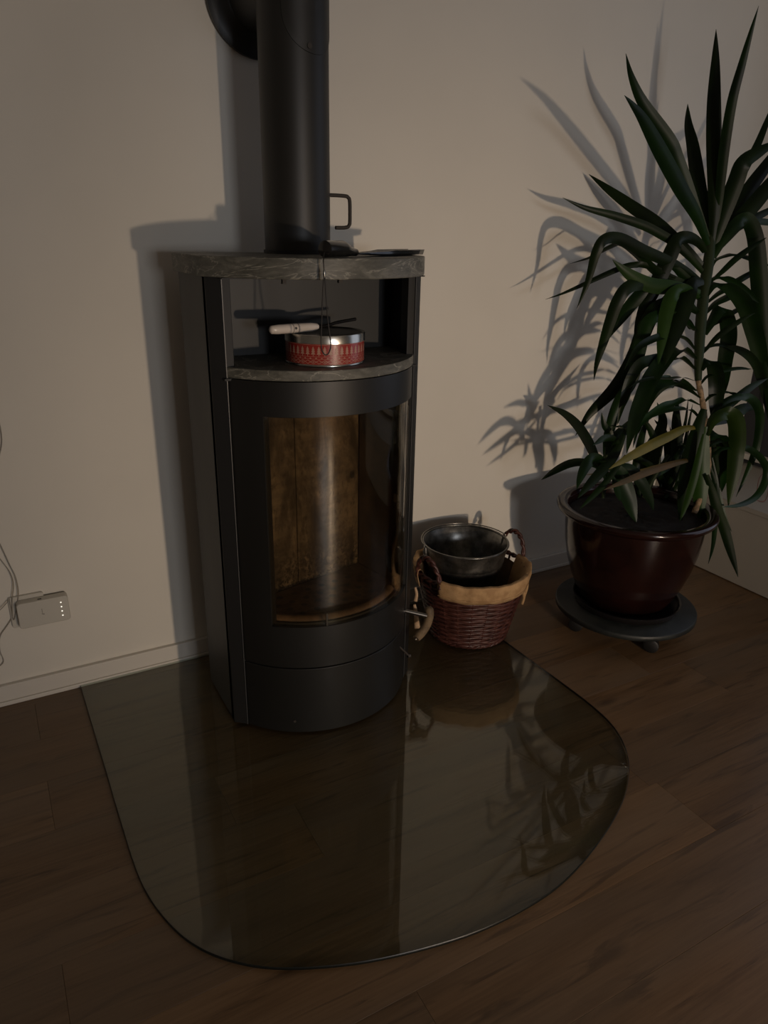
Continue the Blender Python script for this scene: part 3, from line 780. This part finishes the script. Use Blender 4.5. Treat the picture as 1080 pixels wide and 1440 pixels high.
Y = YS
LV = [
 # crown
 ([(998,345),(989,322),(974,285),(952,225),(941,198),(905,146),(888,108),(880,75)],3.5,1,1,Y,Y-.06),
 ([(996,345),(980,305),(957,265),(931,217),(905,169),(890,148),(878,134)],3.5,1,1,Y-.01,Y-.10),
 ([(1000,345),(994,315),(983,262),(974,204),(968,175),(967,146)],3.6,1,1,Y,Y+.02),
 ([(1001,342),(1004,300),(1005,250),(1004,204),(1004,143),(1006,85),(1007,41)],3.7,1,1,Y-.01,Y-.05),
 ([(1003,340),(1010,290),(1018,215),(1029,145),(1043,92),(1056,45),(1067,8)],2.5,1,1,Y,Y-.04),
 ([(1003,345),(1022,290),(1046,240),(1064,206),(1078,172),(1094,130)],2.2,1,1,Y,Y+.05),
 ([(1002,350),(1018,300),(1035,255),(1046,228),(1070,212),(1098,196)],4.2,1,1,Y,Y-.1),
 ([(1004,350),(1028,308),(1052,268),(1078,232),(1104,192)],3.8,1,1,Y,Y+.08),
 ([(1004,355),(1035,315),(1062,285),(1090,250),(1115,215)],4.2,1,1,Y,Y-.08),
 ([(1002,362),(1018,335),(1038,312),(1052,310),(1062,335),(1066,375),(1070,425),(1074,480),(1080,540),(1084,600)],4.6,.8,1,Y-.01,Y-.16),
 ([(1002,358),(1030,325),(1058,308),(1078,298),(1104,282)],2.3,.6,1,Y,Y+.1),
 ([(1040,318),(1062,312),(1082,313),(1104,318)],1.8,.6,1,Y,Y+.02),
 # left of the crown
 ([(996,385),(975,362),(948,336),(922,313),(888,290),(855,266),(828,245)],3.4,.9,1,Y,Y-.12),
 ([(996,392),(970,362),(947,341),(930,330),(905,317),(863,303),(822,292),(791,278)],2.3,.9,1,Y,Y-.2),
 ([(990,400),(965,382),(937,367),(905,353),(872,336),(850,337),(838,356),(828,392),(818,418),(811,434)],3.0,.8,1,Y,Y-.22),
 ([(985,410),(955,405),(925,385),(893,357),(873,345),(855,350),(830,363),(801,371)],2.6,.9,.3,Y,Y-.1),
 ([(985,412),(950,405),(920,402),(900,395),(880,382),(861,365)],3.8,1,1,Y-.02,Y-.16,'F'),
 ([(988,405),(950,392),(925,380),(905,373),(885,373),(862,381),(822,399),(790,413),(767,421)],1.6,.8,.7,Y,Y-.05),
 ([(992,355),(982,342),(968,335),(953,338),(940,363),(925,395),(908,430),(898,460),(893,492)],4.0,.7,1,Y-.01,Y-.15),
 ([(985,415),(940,405),(905,399),(882,405),(868,425),(858,452),(848,483),(839,512),(835,535)],3.3,.8,1,Y,Y-.12),
 ([(985,415),(950,398),(918,402),(895,420),(873,447),(856,470),(846,492)],3.6,.8,1,Y,Y-.2),
 ([(982,440),(955,425),(925,432),(908,458),(896,492),(880,524),(861,550),(831,580),(816,602),(809,613)],4.2,.7,1,Y,Y-.15),
 ([(978,465),(955,448),(930,443),(911,453),(900,487),(888,535),(870,565),(857,600),(852,645)],3.4,.4,1,Y,Y-.02),
 ([(982,420),(962,408),(946,415),(937,440),(931,475),(926,512)],3.6,.5,1,Y-.01,Y-.08,'F'),
 ([(990,395),(976,398),(964,422),(954,450),(943,480),(935,514)],4.8,.7,1,Y-.02,Y-.12),
 ([(977,492),(965,478),(950,474),(933,473),(912,480),(895,492),(878,520)],2.2,.1,.7,Y,Y-.05),
 ([(977,505),(962,493),(947,495),(930,512),(914,535),(903,560),(893,585),(887,610),(881,638)],4.2,.1,1,Y,Y-.15),
 ([(977,520),(960,505),(940,503),(917,507),(900,513),(886,535),(876,566),(868,598)],3.0,.1,1,Y,Y),
 ([(978,536),(958,531),(940,533),(922,532),(903,535),(885,545)],1.3,.1,.4,Y,Y-.1),
 ([(978,550),(958,538),(938,536),(922,543),(911,560),(899,588),(890,616)],3.2,.1,1,Y,Y-.1),
 ([(984,560),(967,548),(950,540),(935,541),(918,556),(906,580),(898,610)],2.4,.2,1,Y,Y+.1),
 ([(984,570),(964,562),(949,567),(934,571),(917,582),(898,600),(890,630)],2.0,.2,.8,Y,Y-.05),
 ([(986,592),(973,578),(956,575),(940,577),(925,581),(904,592),(892,608)],1.7,.2,.6,Y,Y+.02),
 ([(984,600),(964,602),(943,612),(919,624),(890,640),(867,653),(856,660)],2.6,.5,1,Y-.01,Y-.14,'Y'),
 ([(980,645),(962,648),(943,653),(919,661),(903,667),(881,676),(849,689)],1.9,.6,1,Y,Y-.06,'B'),
 ([(970,642),(955,652),(930,655),(905,662),(880,668),(850,665),(824,668)],1.3,.6,1,Y+.05,Y+.05,'B'),
 # right of the stem
 ([(993,612),(1000,594),(1012,584),(1024,582),(1034,592),(1036,620),(1033,655),(1028,686),(1024,712)],4.6,.3,1,Y-.03,Y-.14,'F'),
 ([(994,625),(1002,612),(1012,612),(1017,628),(1017,655),(1015,692)],4.2,.4,1,Y,Y-.03),
 ([(995,600),(1002,625),(1006,650),(1009,680),(1010,705)],1.8,1,1,Y,Y-.06),
 ([(993,600),(1010,572),(1034,558),(1056,561),(1068,580),(1067,610),(1061,637),(1049,668),(1035,699)],2.5,.3,1,Y,Y-.02),
 ([(996,645),(1018,630),(1045,629),(1066,641),(1078,660),(1074,682),(1061,700),(1040,710),(1016,713)],2.1,.4,.9,Y,Y-.1),
 ([(994,668),(1001,690),(1008,715),(1018,742),(1026,770),(1034,797),(1038,812)],2.8,1,1,Y-.03,Y-.14),
 ([(998,655),(1009,690),(1018,724),(1029,748)],1.5,1,1,Y,Y-.1),
 ([(1000,640),(1008,690),(1005,744),(1002,770),(996,793)],1.5,1,1,Y,Y-.16),
 ([(990,575),(982,600),(976,625),(969,657),(962,696),(956,738)],4.4,.7,1,Y-.03,Y-.14),
 ([(992,600),(988,630),(986,666),(984,705),(985,738)],4.4,.7,1,Y-.03,Y-.11,'F'),
 ([(990,610),(979,660),(968,700),(955,735)],2.0,1,1,Y-.05,Y-.15,'F'),
 ([(985,520),(993,508),(1003,510),(1008,530),(1007,560),(1004,600)],4.4,.3,1,Y-.01,Y-.06),
 ([(990,470),(1003,448),(1015,432),(1023,448),(1025,474),(1020,505),(1017,540),(1011,572)],4.4,.3,1,Y,Y+.04),
 ([(988,490),(1008,484),(1030,487),(1050,497),(1063,512),(1070,532),(1077,560),(1084,604)],2.6,.2,1,Y,Y-.05),
 ([(985,540),(996,528),(1020,520),(1042,517),(1064,520)],1.6,.2,.4,Y,Y+.05),
 ([(988,497),(1006,476),(1025,461),(1049,446),(1062,440)],1.7,.5,.8,Y,Y-.05),
 ([(992,415),(1003,400),(1020,400),(1037,413),(1050,432),(1059,460),(1067,492),(1073,530),(1077,565)],4.8,.3,1,Y-.01,Y-.1),
 ([(995,400),(1006,390),(1020,390),(1035,398),(1052,411),(1070,428)],2.2,.3,.8,Y,Y-.05),
 ([(1000,378),(1006,366),(1018,360),(1034,357),(1056,364),(1075,378)],1.7,.2,.5,Y,Y+.05),
 ([(1000,395),(1015,382),(1034,364),(1056,348),(1078,334)],1.8,.5,.7,Y,Y-.08),
 ([(993,440),(1004,428),(1018,420),(1034,415),(1055,425)],2.2,.4,.6,Y,Y+.1),
 ([(995,425),(1008,414),(1024,404),(1040,393),(1062,381),(1085,370)],2.0,.4,.6,Y,Y+.06),
 ([(990,470),(1000,458),(1020,446),(1040,434),(1062,428)],1.6,.3,.6,Y,Y+.12),
 ([(988,568),(1000,556),(1018,550),(1036,554),(1052,562)],1.4,.2,.5,Y,Y+.02),
 ([(992,595),(1010,582),(1035,561),(1058,543),(1080,532)],2.4,.8,1,Y,Y+.08),
 ([(993,598),(1010,590),(1032,582),(1050,573),(1064,576)],3.8,.6,1,Y,Y+.1),
 ([(994,630),(1005,622),(1018,620),(1028,640)],1.5,.3,.6,Y-.02,Y-.06),
 ([(985,460),(975,462),(966,450),(958,448)],1.8,.4,.8,Y,Y-.03),
 ([(985,445),(972,432),(960,420),(944,412),(930,420)],2.2,.4,.8,Y,Y+.1),
 ([(988,430),(975,405),(962,390),(950,378),(936,372)],2.4,.5,.8,Y,Y+.06),
 # lower left shoot
 ([(851,668),(838,645),(827,621),(812,598),(793,581),(770,570)],2.7,.9,1,-.46,-.50),
 ([(851,672),(840,655),(822,650),(804,651),(782,661),(761,675)],2.2,.6,1,-.46,-.55),
 ([(853,668),(845,650),(834,645),(824,655),(816,672),(811,688)],2.8,.5,1,-.46,-.60),
 ([(853,660),(853,640),(856,610),(866,582),(880,560),(892,540)],2.6,.9,1,-.44,-.36),
 ([(878,612),(864,640),(846,662),(828,682),(812,701)],2.6,1,1,-.50,-.56),
 ([(880,640),(864,662),(846,685),(815,716)],1.6,1,1,-.50,-.56),
 ([(853,650),(866,624),(852,616),(834,626)],2.0,.7,1,-.46,-.52),
 ([(853,640),(858,612),(850,598),(846,580)],1.8,1,1,-.45,-.40),
 ([(856,655),(868,662),(876,675),(884,700),(889,718),(895,735)],4.2,.6,1,-.47,-.60,'G'),
 ([(870,655),(882,656),(893,664),(904,681),(914,702),(919,718)],2.9,.6,1,-.46,-.58,'G'),
 ([(854,640),(868,622),(880,606),(872,600),(861,601)],1.4,.5,.8,-.46,-.40),
 ([(856,630),(868,610),(880,600),(893,585)],2.0,.9,1,-.44,-.36),
 ([(862,670),(868,690),(872,705)],1.6,1,1,-.48,-.53,'G'),
 # dense shoots behind, between the trunk and the left shoot
 ([(940,690),(948,660),(952,620),(951,585),(953,560)],3.4,.9,1,-.42,-.32),
 ([(910,695),(918,655),(926,615),(932,590),(924,566)],3.6,.9,1,-.40,-.34),
 ([(935,695),(925,660),(922,625),(912,600),(900,585)],2.4,.9,1,-.40,-.34),
 ([(930,700),(945,665),(960,640),(978,618)],2.0,.9,1,-.40,-.36),
 ([(925,700),(935,660),(952,628),(963,598),(968,560)],1.2,.9,1,-.40,-.34),
 ([(945,700),(955,665),(966,610),(974,568)],1.2,.9,1,-.40,-.36),
 ([(915,700),(905,665),(912,630),(925,600)],2.6,.9,1,-.38,-.30),
 ([(900,700),(894,665),(898,635),(905,605),(915,580)],2.2,.9,1,-.38,-.30),
 ([(930,690),(940,650),(935,610),(920,590)],2.4,.9,1,-.38,-.3),
 ([(940,695),(930,665),(946,630),(942,600)],2.2,.9,1,-.37,-.3),
 ([(905,695),(920,670),(942,655),(960,632),(975,625)],1.8,.9,1,-.42,-.40),
 ([(940,695),(930,672),(915,655),(893,643),(880,640)],1.8,.8,1,-.40,-.42),
 ([(935,700),(955,680),(970,655),(984,640)],1.5,.9,1,-.44,-.44),
]
MM = {'F': LEAF2, 'Y': LEAFY, 'B': LEAFB, 'G': m_leaf('leaf_dull_green', (.006, .016, .006), (.011, .026, .009))}  # G: dull dark green of the low drooping leaves
# depth of the leaf tips, measured from where their shadows fall on the wall
TIP = {(880,75): -.21, (878,134): -.47, (967,146): -.15, (1007,41): -.28, (1067,8): -.42, (828,245): -.035, (791,278): -.19, (767,421): -.20,
       (811,434): -.26, (801,371): -.22, (861,365): -.30, (770,570): -.15, (761,675): -.25, (893,492): -.30, (835,535): -.27, (846,492): -.22, (809,613): -.28, (852,645): -.36}
rl = random.Random(11)
for e in LV:
    px = e[0]; y0, y1 = e[4], e[5]; tipv = px[-1]
    if abs(y0-Y) < .06:
        d0 = st_y(px[0][1])+(y0-Y)
        y1 = TIP.get(tipv, d0+(y1-y0)*.7+rl.uniform(-.02, .04)); y0 = d0
    else:
        y0 += .06; y1 = TIP.get(tipv, y1+.05)
    leaf(px, e[1], e[2], e[3], y0, y1, MM[e[6]] if len(e) > 6 else None)

# ------------------------------------------------------------------ repeater in the wall socket
dz0, dz1 = .222, .292
a = at_y(22, 850, -.036); b = at_y(97, 850, -.036)
dx0, dx1 = a.x, b.x
rp_ = thing('wifi_repeater', 'white plug-in repeater with four small lights in the socket low on the wall', 'repeater', ((dx0+dx1)/2, 0, dz0))
def rbox(x0, x1, z0, z1, y0, y1, r=.008, n=5):
    mb = MB(); pts = []
    for cx_, cz_, a0 in ((x1-r, z1-r, 0), (x0+r, z1-r, 90), (x0+r, z0+r, 180), (x1-r, z0+r, 270)):
        for k in range(n+1):
            a = math.radians(a0+90*k/n); pts.append((cx_+r*math.cos(a), cz_+r*math.sin(a)))
    m_ = len(pts)
    for y in (y0, y1): mb.v += [Vector((p[0], y, p[1])) for p in pts]
    mb.f = [(j, (j+1) % m_, m_+(j+1) % m_, m_+j) for j in range(m_)]+[tuple(range(m_)), tuple(range(2*m_-1, m_-1, -1))]
    mb.sm = [False]*len(mb.f); return mb
obj('housing', rbox(dx0, dx1, dz0, dz1, -.010, -.036), PLAS, rp_, bevel=.002)
obj('vent_slot', MB().box(((dx0+dx1)/2-.010, -.028, dz1-.001), ((dx0+dx1)/2-.001, -.024, dz1+.0006)), DARK, rp_)
lx = at_y(86, 850, -.0365).x
for k in range(4):
    z = dz1-.016-k*.0125; obj('status_light', MB().tube([(lx, -.0360, z), (lx, -.0368, z)], .0016, 8), LED, rp_)
mk = MB(); mx = (dx0+dx1)/2-.004; mz = (dz0+dz1)/2
mk.box((mx-.0007, -.0366, mz), (mx+.0007, -.0360, mz+.012)).box((mx-.0018, -.0366, mz-.004), (mx+.0010, -.0360, mz-.0015)).tube([(mx+.0028, -.0360, mz-.0042), (mx+.0028, -.0366, mz-.0042)], .0018, 8)
obj('brand_mark', mk, mat('mark_grey', (.25, .23, .2), .5), rp_)
so = thing('wall_socket', 'white socket plate on the wall behind the plug-in repeater', 'socket', (dx0+.03, 0, .21))
obj('plate', rbox(dx0-.016, dx0+.066, dz0-.006, dz1+.010, -.0002, -.0095, .006), PLAS, so, bevel=.001)
for i, (pts, lab) in enumerate(((([(-14, 545), (2, 610), (-2, 645), (-16, 690)]), 'thin cable loop at the left edge, high above the socket'),
      (([(-14, 740), (0, 765), (14, 795), (22, 812), (26, 835), (22, 862), (19, 872), (16, 858), (13, 842)]), 'right-hand thin cable hanging down the wall into the socket'),
      (([(-14, 770), (0, 786), (14, 805), (19, 822), (17, 845), (18, 866)]), 'left-hand thin cable hanging down the wall beside its twin'),
      (([(18, 868), (10, 880), (0, 896), (0, 915), (5, 930), (-3, 938), (-16, 940)]), 'thin cable drooping from the socket towards the skirting board'),
      (([(12, 845), (2, 856), (-14, 872)]), 'short cable end running left from the socket'))):
    P3 = [at_y(u, v, -.006 if i in (0, 3) else -.013) for u, v in pts]
    tag(obj('thin_cable', MB().tube(spline(P3, 6), .0011, 6), CABLE, None, P3[-1]), lab, 'cable', 'thin cables around the wall socket')

# ------------------------------------------------------------------ sources of the light, behind the camera
la_ = thing('globe_lamp', 'small warm lamp on a slim stand behind the camera', 'lamp', (LAMP.x, LAMP.y, 0))
obj('lamp_base', MB().lathe([(.001, .0), (.11, .0), (.11, .012), (.02, .02), (.001, .02)], (LAMP.x, LAMP.y), 32), IRON, la_)
obj('lamp_stem', MB().tube([(LAMP.x, LAMP.y, .015), (LAMP.x, LAMP.y, LAMP.z-.06)], .008, 12), IRON, la_)
